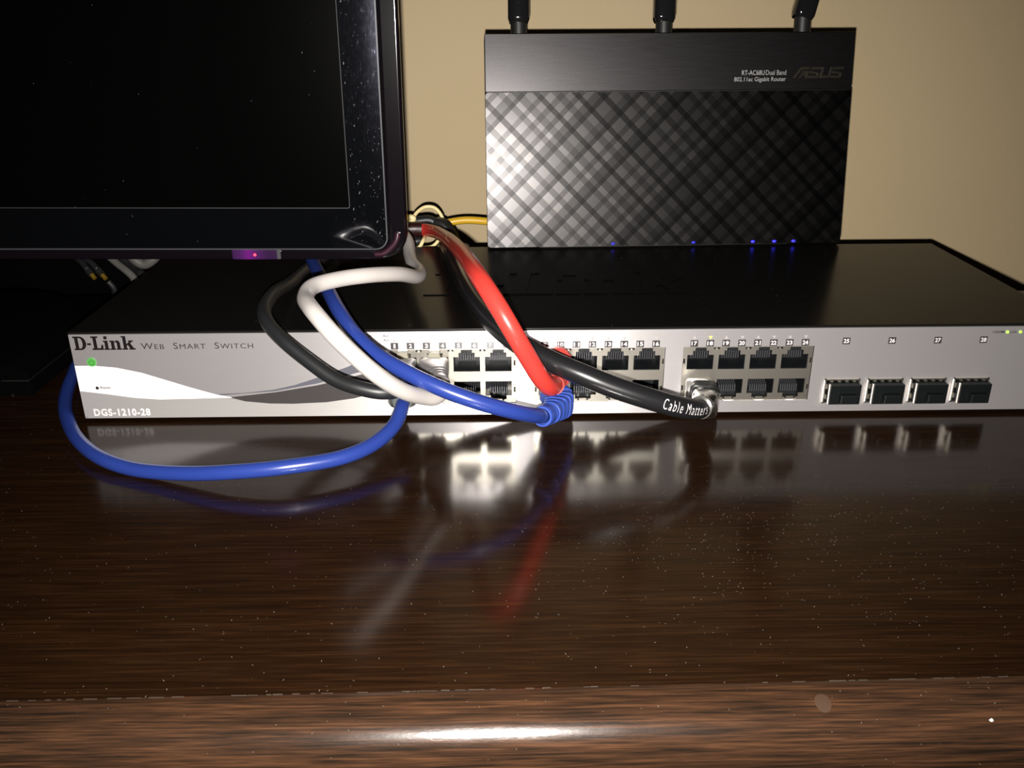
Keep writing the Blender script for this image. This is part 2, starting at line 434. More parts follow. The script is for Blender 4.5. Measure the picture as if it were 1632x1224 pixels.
fp = link('front_panel', holes_plate(.0003, SW, ZB, ZT - .0011, holes, 0, .0014), M['panel'], sw)
# port cages with stepped openings; every jack is a dark recess with eight contacts
def opening(cx, up):
    r = []
    for hw, z0, z1 in ((.00585, .0228, .0297), (.00355, .0296, .0317), (.00245, .0316, .0331)):
        r.append((cx - hw, cx + hw, z0, z1) if up else (cx - hw, cx + hw, .0408 - z1, .0408 - z0))
    return r
def jack(up, plugged):
    bm = bmesh.new(); s = 1 if up else -1
    d0, d1 = .0001, .0135
    def shell(hw, z0, z1):                                     # sides, back
        for x in (-hw, hw): box(x - .00025, x + .00025, d0, d1, z0, z1, 0, bm=bm)
        box(-hw, hw, d1, d1 + .0004, z0, z1, 0, bm=bm)
    hw = .0061; zt, zb = .0100, .0
    for x in (-hw, hw): box(x - .0002, x + .0002, d0 + .0008, d1, s * zb if up else -zt, zt if up else 0, 0, bm=bm)
    box(-hw, hw, d1, d1 + .0004, 0 if up else -zt, zt if up else 0, 0, bm=bm)
    box(-hw, hw, d0 + .0008, d1, min(-.0003 * s, 0), max(-.0003 * s, 0), 0, bm=bm)
    box(-hw, hw, d0 + .0008, d1, min(s * zt, s * (zt + .0003)), max(s * zt, s * (zt + .0003)), 0, bm=bm)
    # sloping guide ramp the contacts run down from
    ramp = [(.004, s * .0095), (.0128, s * .0095), (.0128, s * .0030), (.0090, s * .0048), (.004, s * .0068)]
    vs = [[bm.verts.new((x, y, z)) for y, z in ramp] for x in (-.0040, .0040)]
    for i in range(5):
        j = (i + 1) % 5; bm.faces.new([vs[0][i], vs[0][j], vs[1][j], vs[1][i]])
    bm.faces.new(vs[0][::-1]); bm.faces.new(vs[1])
    bmesh.ops.recalc_face_normals(bm, faces=bm.faces[:])
    return bm
def contacts(up):
    bm = bmesh.new(); s = 1 if up else -1
    for k in range(8):
        x = (k - 3.5) * .00102
        p = [(.0032, s * .0074), (.0034, s * .0042), (.0105, s * .0014), (.0105, s * .0024)]
        vs = [[bm.verts.new((x + dx, y, z)) for y, z in p] for dx in (-.0002, .0002)]
        for i in range(4):
            j = (i + 1) % 4; bm.faces.new([vs[0][i], vs[0][j], vs[1][j], vs[1][i]])
        bm.faces.new(vs[0][::-1]); bm.faces.new(vs[1])
    bmesh.ops.recalc_face_normals(bm, faces=bm.faces[:])
    return bm
proto = {}
for bi, (cols, (a, c)) in enumerate(zip(COLS, blocks)):
    rects = []
    for cx in cols: rects += opening(cx, True) + opening(cx, False)
    for k in range(3):                                          # light-pipe notches between the upper jacks
        xm = (cols[k] + cols[k+1]) / 2; rects.append((xm - .0013, xm + .0013, .0323, .0332))
    for z in (.0268, .0140):                                     # side slots
        rects.append((a + .0004, a + .0011, z - .0012, z + .0012)); rects.append((c - .0011, c - .0004, z - .0012, z + .0012))
    bm = holes_plate(a + .00015, c - .00015, BZ0 + .00015, BZ1 - .00015, rects, .0004, .0008)
    for z in (BZ0 + .0002, BZ1 - .0005): box(a + .00015, c - .00015, .0008, .015, z, z + .0002, 0, bm=bm)
    for x in (a + .0002, c - .0004): box(x, x + .0002, .0008, .015, BZ0 + .0002, BZ1 - .0003, 0, bm=bm)
    for k in range(3): box((cols[k] + cols[k+1]) / 2 - .0004, (cols[k] + cols[k+1]) / 2 + .0004, .0008, .0145, BZ0 + .0005, BZ1 - .0006, 0, bm=bm)
    cage = link('port_cage', bm, M['nickel'], sw)
    for cx in cols:
        for up in (True, False):
            loc = Vector((cx, .0006, .0228 if up else .018)) - sw.location
            if up not in proto:
                j = link('port', jack(up, False), M['jack'], None); k = link('contacts', contacts(up), M['contact'], j, local=True)
                l = link('latch_spring', box(-.0017, .0017, -.0001, .0004, .0086 if up else -.0105, .0102 if up else -.0086, .0001, 1), M['nickel'], j, local=True) if not up else None
                proto[up] = j; j.parent = sw; j.location = loc
            else:
                j = proto[up].copy(); COL.objects.link(j); j.parent = sw; j.location = loc
                for ch in proto[up].children:
                    q = ch.copy(); COL.objects.link(q); q.parent = j
# flat print on the panel
PY = -.00004
def poly_print(name, pts, m, y=PY): return link(name, flat(shape2d([pts]), y), m, sw)
def face(l): return [(p[0], p[2]) for p in l]
poly_print('pale_lower_band', [(.0004, .0154)] + face([(0.01189, 0.00000, 0.01383), (0.02406, 0.00000, 0.01187), (0.03507, 0.00000, 0.01099), (0.04765, 0.00000, 0.01116), (0.06170, 0.00000, 0.01177), (0.07289, 0.00000, 0.00963), (0.08368, 0.00000, 0.00846), (0.09403, 0.00000, 0.00820), (0.10897, 0.00000, 0.00880), (0.12173, 0.00000, 0.01060), (0.13515, 0.00000, 0.01435)]) + [(.1366, .0125), (.1366, .0022), (.002, .0022), (.0004, .0034)], M['panel_light'])
poly_print('white_swoosh', [(.0004, .0154)] + face([(0.01189, 0.00000, 0.01383), (0.02406, 0.00000, 0.01187), (0.03507, 0.00000, 0.01099), (0.04765, 0.00000, 0.01116), (0.06166, 0.00000, 0.01147), (0.06863, 0.00000, 0.01139), (0.06047, 0.00000, 0.01301), (0.04982, 0.00000, 0.01647), (0.03929, 0.00000, 0.02021), (0.02885, 0.00000, 0.02391), (0.01828, 0.00000, 0.02641), (0.00886, 0.00000, 0.02739)]) + [(.0004, .0274)], M['print_white'], PY * 1.5)
poly_print('grey_swoosh', face([(0.06644, 0.00000, 0.01172), (0.07289, 0.00000, 0.00963), (0.08368, 0.00000, 0.00846), (0.09403, 0.00000, 0.00820), (0.10897, 0.00000, 0.00880), (0.12173, 0.00000, 0.01060), (0.13515, 0.00000, 0.01435), (0.13684, 0.00000, 0.02400), (0.12478, 0.00000, 0.02187), (0.11543, 0.00000, 0.01941), (0.10578, 0.00000, 0.01709), (0.08708, 0.00000, 0.01394)]), M['print_dark'], PY * 1.5)
poly_print('slate_swoosh', face([(0.06079, 0.00000, 0.01331), (0.07311, 0.00000, 0.01379), (0.08609, 0.00000, 0.01517), (0.09579, 0.00000, 0.01735), (0.10339, 0.00000, 0.01984), (0.11953, 0.00000, 0.02567), (0.13404, 0.00000, 0.03234), (0.13529, 0.00000, 0.02581), (0.12432, 0.00000, 0.02308), (0.10586, 0.00000, 0.01800), (0.08646, 0.00000, 0.01441), (0.06265, 0.00000, 0.01268)]), M['print_slate'], PY * 1.5)
def arc(cx, cy, rx, ry, a0, a1, n=10): return [(cx + rx * math.cos(math.radians(a0 + (a1 - a0) * k / n)), cy + ry * math.sin(math.radians(a0 + (a1 - a0) * k / n))) for k in range(n + 1)]
def sh(p, dx): return [(x + dx, y) for x, y in p]
LOGO = [[(0, 0), (.5, 0)] + arc(.5, .5, .47, .5, -90, 90, 14) + [(.5, 1), (0, 1), (0, .88), (.12, .88), (.12, .12), (0, .12)],
        [(.38, .12), (.5, .12)] + arc(.5, .5, .19, .38, -90, 90, 10) + [(.5, .88), (.38, .88)],
        [(1.03, .36), (1.33, .36), (1.33, .50), (1.03, .50)],
        sh([(0, 0), (.86, 0), (.86, .38), (.74, .38), (.66, .13), (.40, .13), (.40, .88), (.54, .88), (.54, 1), (0, 1), (0, .88), (.14, .88), (.14, .12), (0, .12)], 1.38),
        sh([(.09, .78), (.34, .78), (.34, 1.0), (.09, 1.0)], 2.28),
        sh([(0, 0), (.45, 0), (.45, .1), (.35, .1), (.35, .68), (0, .68), (0, .58), (.1, .58), (.1, .1), (0, .1)], 2.28),
        sh([(0, 0), (.42, 0), (.42, .1), (.35, .1), (.35, .5), (.43, .57), (.51, .55), (.54, .46), (.54, .1), (.48, .1), (.48, 0), (.89, 0), (.89, .1), (.79, .1), (.79, .5), (.73, .64), (.6, .7), (.46, .67), (.35, .58), (.35, .68), (0, .68), (0, .58), (.1, .58), (.1, .1), (0, .1)], 2.77),
        sh([(0, 0), (.42, 0), (.42, .1), (.35, .1), (.35, .27), (.44, .35), (.58, .1), (.51, .1), (.51, 0), (1.0, 0), (1.0, .1), (.89, .1), (.65, .47), (.79, .59), (.89, .59), (.89, .68), (.5, .68), (.5, .59), (.58, .59), (.35, .41), (.35, 1), (0, 1), (0, .9), (.1, .9), (.1, .1), (0, .1)], 3.70)]
logo2d = shape2d(LOGO)
link('maker_logo', flat(fit(logo2d, .0019, .0284, .0348, .0411), PY), M['ink'], sw)
link('model_lettering', flat(fit(text2d('Web  Smart  Switch', 0, True, 1.12), .0308, .0795, .0349, .0378), PY), M['label_ink'], sw)
link('model_number', flat(fit(text2d('DGS-1210-28', .035, spacing=1.15), .0046, .0298, .0031, .0067), PY * 2), M['white_ink'], sw)
link('reset_lettering', flat(fit(text2d('Reset', .02), .0097, .0143, .0164, .0176), PY * 2.5), M['label_ink'], sw)
link('reset_hole', cylinder((.0083, -.0001, .0168), (.0083, .0002, .0168), .00075), M['dark_hole'], sw)
o = link('power_light', cylinder((.0081, -.0003, .0291), (.0081, .0003, .0291), .0020, .0021), M['green_led'], sw)
bm = flat(shape2d([arc(.0081, .0290, .0013, .0013, 125, 415, 16) + arc(.0081, .0290, .0009, .0009, 415, 125, 16)]), -.00035); flat(shape2d([[(.0079, .0291), (.0083, .0291), (.0083, .0305), (.0079, .0305)]]), -.00035, bm)
link('power_symbol', bm, mat('dark_green_symbol', (.03, .2, .03), .5), o)
for txt, x0, x1, z0, z1 in (('Link', .1282, .1316, .0396, .0407), ('Act', .1362, .1386, .0396, .0407), ('Link', .1283, .1317, .0376, .0387), ('Act', .1363, .1387, .0376, .0387)):
    link('status_lettering', flat(fit(text2d(txt, .01), x0, x1, z0, z1), PY), M['label_ink'], sw)
for txt, x0, x1 in (('1000M', .4034, .4083), ('Link', .4106, .4140)):
    link('status_lettering', flat(fit(text2d(txt, .01), x0, x1, .0388, .0399), PY), M['label_ink'], sw)
for x, z, m in ((.4101-.0003, .0393, 'lime_led'), (.4155, .0393, 'lime_led'), (.1270, .0402, 'yellow_led')):
    link('status_light', cylinder((x, -.0002, z), (x, .0002, z), .00065), M[m], sw)
LAB = [.1410 + .006985 * i + (.0098 if i >= 8 else 0) + (.0098 if i >= 16 else 0) for i in range(24)] + [.3393 + .0202 * i for i in range(4)]
for i, x in enumerate(LAB):
    zc = .0353 if i < 24 else .0358
    hw = .00165
    bm = flat(([(x - hw, zc - hw * .93), (x + hw, zc - hw * .93), (x + hw, zc + hw * .93), (x - hw, zc + hw * .93)], [(0, 1, 2, 3)]), PY)
    t = str(i + 1); tw = .00045 if t == '1' else (.0007 if i < 9 else .00125)
    flat(fit(text2d(t, .03), x - tw, x + tw, zc - .00098, zc + .00098), PY * 2.2, bm, 1)
    link('number_label', bm, [M['label_ink'], M['white_ink']], sw)
    if i < 24:
        up = i % 2 == 0; s = 1 if up else -1; z0 = .0380
        tri = ([(x - .0008, z0 - .0006 * s), (x + .0008, z0 - .0006 * s), (x, z0 + .0009 * s)], [(0, 1, 2)])
        link('port_arrow', flat(tri, PY), M['yellow_led'] if i == 17 else M['grey_ink'], sw)
# large relief logo on the top cover
bm = flat(fit(logo2d, .150, .282, .0, 1.0, 0), 0, place=lambda x, z: (x + .004 * z, .049 + .041 * z, ZT))
e = bmesh.ops.extrude_face_region(bm, geom=bm.faces[:])
bmesh.ops.translate(bm, verts=[v for v in e['geom'] if isinstance(v, bmesh.types.BMVert)], vec=(0, 0, .0005))
bmesh.ops.recalc_face_normals(bm, faces=bm.faces[:])
for f in bm.faces:
    f.normal_update(); f.material_index = 0 if abs(f.normal.z) > .5 else 1  # letter walls get a blacker material, their shade put into the colour
link('relief_logo', bm, [M['case'], M['dull_black']], sw)
# SFP cages
for x in SFP:
    bm = bmesh.new()
    for a, c, z0, z1 in ((x, x + .0006, FZ0, FZ1), (x + FW - .0006, x + FW, FZ0, FZ1), (x, x + FW, FZ0, FZ0 + .0005), (x, x + FW, FZ1 - .0005, FZ1)):
        box(a, c, -.0006, .015, z0, z1, 0, bm=bm)
    for k in range(4): box(x + .0022 + k * .0034, x + .0036 + k * .0034, -.0012, .004, FZ1 - .0012, FZ1 - .0007, 0, bm=bm)
    for k in range(2): box(x + .0008, x + .0012, -.0012, .004, FZ0 + .0022 + k * .005, FZ0 + .0044 + k * .005, 0, bm=bm)
    box(x + .0006, x + FW - .0006, .0148, .0152, FZ0, FZ1, 0, bm=bm)
    link('module_cage', bm, M['nickel'], sw)
# dust plugs in the SFP cages: things of their own
capname = ['25, leftmost of the four', '26, second of the four', '27, third of the four', '28, rightmost of the four']
for i, x in enumerate(SFP):
    d = new_empty('dust_plug', (x + FW / 2, -.002, FZ0), 'black rubber dust plug in the cage below number ' + capname[i], 'dust plug', group='dust plugs in the right hand cages')
    x0, x1 = x + .0013, x + FW - .0006
    bm = box(x0, x1, -.0048, .012, FZ0 + .0010, FZ1 - .0014, .0003, 2)
    link('plug_body', bm, M['cap'], d)
    link('pull_tab', box(x0 + .0042, x0 + .0118, -.0078, -.0046, FZ0 + .0024, FZ0 + .0064, .0003, 2), M['cap'], d)
    link('plug_rim', box(x0 - .0003, x0 + .0002, -.0047, -.0036, FZ0 + .0012, FZ1 - .0010, 0), M['nickel'], d)

# ------------------------------------------------------------ patch cables
def rounded(a, h, r, ribs=0, amp=.0004, e0=5, r0=.18):
    """section for a boot: a box with half sizes a, h becoming a round of radius r, with rib rings in the last part"""
    def s(t):
        k = min(1, max(0, (t - .25) / .6)); k = k * k * (3 - 2 * k)
        g = amp * (1 if math.sin(t * math.pi * 2 * ribs) > 0 else -1) if ribs and r0 < t < .88 else 0
        return (a + (r - a) * k + g, h + (r - h) * k + g, e0 + (2 - e0) * k)
    return s
def plug_parts(root, cx, up, m_plug, m_latch, depth_out=.006):
    zc = .0262 if up else .0146; s = 1 if up else -1
    b = box(cx - .0056, cx + .0056, -depth_out, .009, zc - .0032, zc + .0032, .0004, 2)
    link('plug', b, m_plug, root)
    b = bmesh.new()
    vs = [(-.0030, 0), (.0030, 0), (.0024, .0043), (-.0024, .0043)]
    P = [(cx + x, -depth_out + .001, zc + s * (.0031 + z)) for x, z in [(-.0030, 0), (.0030, 0), (.0022, .0038), (-.0022, .0038)]]
    Q = [(p[0], .004, p[2]) for p in P]
    A = [b.verts.new(p) for p in P]; B = [b.verts.new(q) for q in Q]
    b.faces.new(A); b.faces.new(B[::-1])
    for i in range(4): b.faces.new([A[i], A[(i+1) % 4], B[(i+1) % 4], B[i]])
    bmesh.ops.recalc_face_normals(b, faces=b.faces[:])
    link('latch', b, m_latch, root)
def cable(label, pts, r, m, name='patch_cable', cat='cable', group='network cables on the switch'):
    P = [Vector(p) for p in pts]
    root = new_empty(name, P[0], label, cat, group=group)
    link('cord', tube(P, r, 8, 20), m, root, smooth=True)
    return root
def boot(root, pts, a, h, r, m, ribs=0, amp=.0004, name='boot', n=28, per=14, rc=None, r0=.18):
    """strain relief: lofted body, hollow ring at its end"""
    C = spline(pts, per)
    o = link(name, loft(C, rounded(a, h, r, ribs, amp, 5, r0), n), m, root)
    sharp(o, 50)
    if rc:
        t = (C[-1] - C[-2]).normalized(); F = frames(C)[-1]
        bm = bmesh.new(); rings = []
        for rr, off in ((r, 0), (r, .0012), (r * .93, .0017), (rc * 1.06, .0017), (rc * 1.02, .0004)):
            rings.append([bm.verts.new(C[-1] + t * off + (F[1] * math.sin(2*math.pi*k/28) + F[2] * math.cos(2*math.pi*k/28)) * rr) for k in range(28)])
        for A, B in zip(rings, rings[1:]):
            for k in range(28): bm.faces.new([A[k], A[(k+1) % 28], B[(k+1) % 28], B[k]])
        bmesh.ops.recalc_face_normals(bm, faces=bm.faces[:])
        sharp(link('boot_collar', bm, m, root), 45)
    return o

# blue loop lying on the desk, from the lower left port round the left end of the switch
c = cable('blue network cable looping over the desk and round the left end of the silver panel',
    [(0.14473, -0.01400, 0.01587), (0.14555, -0.02200, 0.01622), (0.14296, -0.03200, 0.01223), (0.13590, -0.04300, 0.00944), (0.12455, -0.05300, 0.00855), (0.10293, -0.06100, 0.00864), (0.08361, -0.06150, 0.00723), (0.06530, -0.05800, 0.00486), (0.04147, -0.05050, 0.00289), (0.02613, -0.04300, 0.00362), (0.01077, -0.02876, 0.00430), (-0.00562, -0.00447, 0.00380), (-0.01598, 0.01680, 0.00360), (-0.02489, 0.04369, 0.00360), (-0.03071, 0.07026, 0.00360), (-.0205, .110, .0038), (-.018, .140, .0036)], .0030, M['blue'])
plug_parts(c, COLS[0][0], False, M['dark_boot'], M['dark_boot'], .005)
boot(c, [(COLS[0][0], -.004, .0142), (0.14441, -0.01100, 0.01544), (0.14541, -0.02000, 0.01736)], .0062, .0046, .0040, M['dark_boot'])
# black cable, top left port
c = cable('black network cable curving left across the grey swoosh, behind the white cable',
    [(0.14858, -0.01700, 0.02790), (0.14633, -0.02700, 0.02645), (0.13958, -0.03100, 0.02685), (0.13023, -0.03100, 0.02862), (0.11974, -0.02800, 0.03136), (0.10784, -0.02300, 0.03808), (0.09693, -0.01700, 0.04506), (0.08955, -0.00900, 0.04951), (0.08553, 0.00200, 0.05146), (0.08446, 0.02200, 0.05232), (0.08394, 0.06274, 0.04650), (0.08644, 0.08276, 0.04630), (0.08889, 0.10246, 0.04630), (0.09366, 0.12370, 0.04630)], .0031, M['black_soft'])
plug_parts(c, COLS[0][0], True, M['chrome'], M['clear'], .004)
boot(c, [(COLS[0][0], -.003, .0262), (0.14634, -0.01000, 0.02824), (0.14870, -0.01800, 0.02832)], .0060, .0042, .0042, M['rb_black'])
# white cable, second upper port
c = cable('off-white network cable bending over the switch top and plugging in with a grey boot',
    [(0.16277, -0.03100, 0.03023), (0.16350, -0.03900, 0.03034), (0.16149, -0.04300, 0.02966), (0.15669, -0.04950, 0.03285), (0.15025, -0.05900, 0.03966), (0.14235, -0.06600, 0.04897), (0.13417, -0.06750, 0.05815), (0.12816, -0.06800, 0.06552), (0.12194, -0.06200, 0.07033), (0.11821, -0.05500, 0.07138), (0.11398, -0.04200, 0.07092), (0.11454, -0.03100, 0.07179), (0.12303, -0.02050, 0.07169), (0.13421, -0.01100, 0.07056), (0.14413, 0.00300, 0.06688), (0.14976, 0.02400, 0.05967), (0.14958, 0.04200, 0.05693), (0.14449, 0.06200, 0.05547), (0.14129, 0.08000, 0.05553), (0.13874, 0.09800, 0.05763), (0.13378, 0.11500, 0.05870)], .0032, M['white'])
plug_parts(c, COLS[0][1], True, M['chrome'], M['clear'], .004)
boot(c, [(COLS[0][1], -.003, .0262), (0.15835, -0.01200, 0.02864), (0.16088, -0.02200, 0.02928), (0.16277, -0.03100, 0.03023)], .0064, .0046, .0040, M['grey_boot'], 9, .0002, rc=.0034, r0=.62, per=24)
# blue cable, lower port ten, big ribbed boot
cb = cable('blue network cable sweeping under the red one into a ribbed blue boot',
    [(0.20451, -0.03800, 0.01865), (0.20016, -0.04500, 0.02223), (0.19138, -0.05200, 0.02747), (0.17819, -0.05500, 0.03294), (0.16393, -0.05350, 0.03818), (0.15051, -0.04800, 0.04279), (0.13892, -0.04000, 0.04680), (0.12924, -0.03000, 0.05189), (0.12132, -0.01600, 0.05652), (0.11365, 0.00400, 0.05905), (0.10462, 0.03200, 0.05805), (0.09635, 0.05834, 0.05750), (0.09033, 0.07840, 0.05800)], .0031, M['blue'])
plug_parts(cb, COLS[1][0], False, M['clear'], M['clear'], .003)
boot(cb, [(COLS[1][0], -.002, .0142), (0.21300, -0.01000, 0.01245), (0.21100, -0.02000, 0.01431), (0.20802, -0.03000, 0.01660), (0.20451, -0.03800, 0.01865)], .0058, .0052, .0044, M['blue_boot'], 8, .00024, rc=.0033, per=30)
# red cable, upper port nine
c = cable('thick red network cable arching down from behind the switch to a red boot',
    [(0.20954, -0.02800, 0.02846), (0.20727, -0.03600, 0.03050), (0.20337, -0.04300, 0.03702), (0.19826, -0.04800, 0.04749), (0.19272, -0.05100, 0.05856), (0.18718, -0.04800, 0.06774), (0.18053, -0.03600, 0.07496), (0.17264, 0.01000, 0.07218), (0.16323, 0.07500, 0.06279), (0.15562, 0.12500, 0.05404), (0.14855, 0.15500, 0.04953), (0.14133, 0.16600, 0.04815), (0.13199, 0.16500, 0.04846), (0.12305, 0.16000, 0.04742)], .0037, M['red'])
plug_parts(c, COLS[1][0], True, M['clear'], M['red_boot'], .004)
o = link('dark_sleeve', loft(spline([(0.14063, 0.16550, 0.04846), (0.13572, 0.16550, 0.04850), (0.13009, 0.16500, 0.04828), (0.12547, 0.16200, 0.04769)], 8), lambda s: (.0045, .0045, 2.4), 20), M['maroon'], c); sharp(o); o['label'] = 'dark maroon sleeve'
boot(c, [(COLS[1][0], -.002, .0262), (0.21229, -0.00900, 0.02687), (0.21120, -0.01800, 0.02709), (0.20960, -0.02700, 0.02804)], .0058, .0044, .0041, M['red_boot'], 4, .00022, rc=.0039, per=20)
b = bmesh.new()                                   # arched cover over the red latch
C = spline([(0.21051, -0.00500, 0.03450), (0.21123, -0.01100, 0.03520), (0.21207, -0.01500, 0.03389)], 6)
sharp(link('latch_hood', loft(C, lambda s: (.0040 + .0014 * s, .0020 + .0012 * s, 3), 20), M['red_boot'], c), 50)
# thick black cable with white lettering into port eighteen
bp = [(0.27132, -0.03000, 0.01848), (0.26634, -0.03700, 0.02059), (0.25674, -0.04200, 0.02436), (0.24505, -0.04300, 0.02849), (0.23127, -0.04200, 0.03309), (0.22015, -0.04000, 0.03721), (0.20795, -0.03500, 0.04097), (0.19762, -0.02800, 0.04432), (0.18673, -0.01300, 0.04775), (0.17817, 0.01000, 0.04972), (0.17171, 0.03800, 0.04995), (0.16543, 0.07976, 0.04780), (0.16041, 0.10935, 0.04770), (0.15523, 0.15000, 0.04166), (0.15335, 0.15900, 0.03439), (0.15274, 0.16300, 0.02315)]
cm = cable('thick black network cable with white lettering running below the red one to a silver plug', bp, .0044, M['black'])
plug_parts(cm, COLS[2][0], False, M['chrome'], M['chrome'], .004)
boot(cm, [(COLS[2][0], -.002, .0142), (0.27516, -0.01000, 0.01658)], .0064, .0052, .0056, M['chrome'], name='plug_shell')
boot(cm, [(0.27516, -0.01000, 0.01658), (0.27451, -0.01800, 0.01713), (0.27344, -0.02400, 0.01777)], .0058, .0052, .0054, M['rb_black'], 4, .0003, per=16)
boot(cm, [(0.27357, -0.02350, 0.01754), (0.27203, -0.02800, 0.01814), (0.26931, -0.03300, 0.01944)], .0056, .0056, .0049, M['chrome'], name='end_collar')
C = spline(bp, 14)
def on_cord(C, r, start, height, ang, VF, mirror=False):
    """wrap flat lettering onto a cord: x runs along the cord, y round it"""
    L = [0]
    for i in range(1, len(C)): L.append(L[-1] + (C[i] - C[i-1]).length)
    eye = camo.matrix_world.translation
    def place(x, z):
        d = start - x; i = max(j for j in range(len(L) - 1) if L[j] <= d); f_ = (d - L[i]) / (L[i+1] - L[i])
        p = C[i].lerp(C[i+1], f_); t = (C[i] - C[i+1]).normalized()
        n = Vector((0, -.9, .43)); n = (n - t * n.dot(t)).normalized(); u = n.cross(t) * -1
        if u.z < 0: u = -u
        a = ang + z / r
        return p + (n * math.cos(a) + u * math.sin(a)) * (r * 1.02)
    return flat(VF, 0, place=place, fine=.0005)
V = fit(text2d('Cable Matters', -.006, spacing=1.25), 0, .0198, -.0021, .0023)
link('lettering', on_cord(C, .0044, .0268, .004, -.12, V), M['white_ink'], cm)

# ------------------------------------------------------------ wireless router on the back of the switch
RW, RH = .2058, .1163
rt = new_empty('wifi_router', (.18037, .13733, .0436), 'black upright wifi router with a plaid front and three antennas, standing on the switch', 'router', (-math.radians(9.04), 0, math.radians(1.53)))
L = dict(local=True)
link('housing', box(0, RW, .0022, .022, .0005, RH, .0012, 3), M['satin_black'], rt, **L)
ZS = .0853
bm = prism(rrect(.0001, RW - .0001, .0004, ZS, .0016, 5), 0, .0024)
link('plaid_panel', bm, M['plaid'], rt, **L)
link('top_band', box(.0001, RW - .0001, .0003, .0024, ZS + .0004, RH - .0002, .0003, 2), M['band'], rt, **L)
link('stand', box(.045, .160, .0180, .052, -.0355, .012, .003, 3), M['satin_black'], rt, **L)
link('foot_lip', box(.03, RW - .03, .003, .012, -.0002, .001, .0002, 1), M['satin_black'], rt, **L)
for fx, m in ((.352, 'blue_led_dim'), (.580, 'blue_led_dim'), (.749, 'blue_led'), (.810, 'blue_led'), (.865, 'blue_led')):
    bm = loft([Vector((fx * RW, .0004, .0017)), Vector((fx * RW, 0, .0017)), Vector((fx * RW, -.0004, .0017))], lambda s: (.0015 - .0006 * s, .0010 - .0004 * s, 2), 14)
    link('status_light', bm, M[m], rt, smooth=True, **L)
tx = lambda px: (px - 772) / 593 * RW
bm = flat(fit(text2d('RT-AC68U', .012), tx(1184), tx(1221), .0936, .0962), .00025); flat(fit(text2d('Dual Band', 0), tx(1223), tx(1256), .0936, .0962), .00025, bm)
flat(fit(text2d('802.11ac Gigabit Router', .006), tx(1172), tx(1256), .0896, .0926), .00025, bm)
link('model_lettering', bm, M['grey_text'], rt, **L)
def stroke(pts, t=.16): return pts
AS = [[(-.25, 0), (.10, 0), (.62, .78), (1.55, .78), (1.6, 1.0), (.55, 1.0), (.42, .92)],
      [(.50, 0), (.72, 0), (.74, .30), (1.40, .30), (1.40, 0), (1.62, 0), (1.62, .62), (.66, .62), (.62, .46), (1.38, .46), (.52, .46)],
      [(1.82, .78), (3.1, .78), (3.1, 1), (1.95, 1), (1.82, .9)], [(1.82, .42), (1.82, .64), (2.85, .50), (2.98, .40), (2.98, .08), (2.85, 0), (1.82, 0), (1.82, .2), (2.78, .2), (2.78, .34)],
      [(3.2, 1), (3.42, 1), (3.42, .22), (4.25, .22), (4.25, 1), (4.47, 1), (4.47, .08), (4.38, 0), (3.3, 0), (3.2, .08)],
      [(4.67, .78), (5.9, .78), (5.9, 1), (4.8, 1), (4.67, .9)], [(4.67, .42), (4.67, .64), (5.68, .50), (5.82, .40), (5.82, .08), (5.68, 0), (4.67, 0), (4.67, .2), (5.62, .2), (5.62, .34)]]
AS[1] = [(.50, 0), (.72, 0), (.86, .24), (1.40, .24), (1.40, 0), (1.62, 0), (1.62, .64), (.84, .64), (.74, .46), (1.40, .46), (1.40, .40), (.78, .40)]
V = fit(shape2d(AS), tx(1266), tx(1346), .0918, .0976, .0012)
bm = flat(V, .0003); e = bmesh.ops.extrude_face_region(bm, geom=bm.faces[:])
bmesh.ops.translate(bm, verts=[v for v in e['geom'] if isinstance(v, bmesh.types.BMVert)], vec=(0, -.0006, 0))
bmesh.ops.recalc_face_normals(bm, faces=bm.faces[:])
link('maker_logo', bm, M['chrome_logo'], rt, **L)
for px, lean in ((828, .0), (1062, .0), (1288, .24)):
    x = tx(px); y = .011
    a = link('antenna', cylinder((x, y, RH - .003), (x, y, RH + .0090), .0046), M['satin_black'], rt, **L); sharp(a)
    d = Vector((math.sin(lean), 0, math.cos(lean))); p = Vector((x, y, RH + .0085 + (.0015 if lean else 0)))
    sd = Vector((d.z, 0, -d.x))
    C = [p - d * .002, p, p + d * .001, p + d * .006, p + d * .018, p + d * .024]
    q = link('hinge_sleeve', loft(C, lambda s: (.0052 + .0009 * min(1, s * 12), .0052 + .0009 * min(1, s * 12), 3.2), 24), M['shiny_black'], a, **L); sharp(q, 40)
    q = link('hinge_pin', cylinder(p + d * .009 + Vector((0, -.0063, 0)), p + d * .009 + Vector((0, .0063, 0)), .0013), M['shiny_black'], a, **L)
    C = [p + d * t for t in (.023, .03, .08, .14, .150, .153)]
    q = link('antenna_paddle', loft(C, lambda s: (.0062 - .001 * s - .003 * max(0, s - .97) / .03, .0058 - .0012 * s - .003 * max(0, s - .97) / .03, 2.6), 24), M['satin_black'], a, **L); sharp(q, 40)

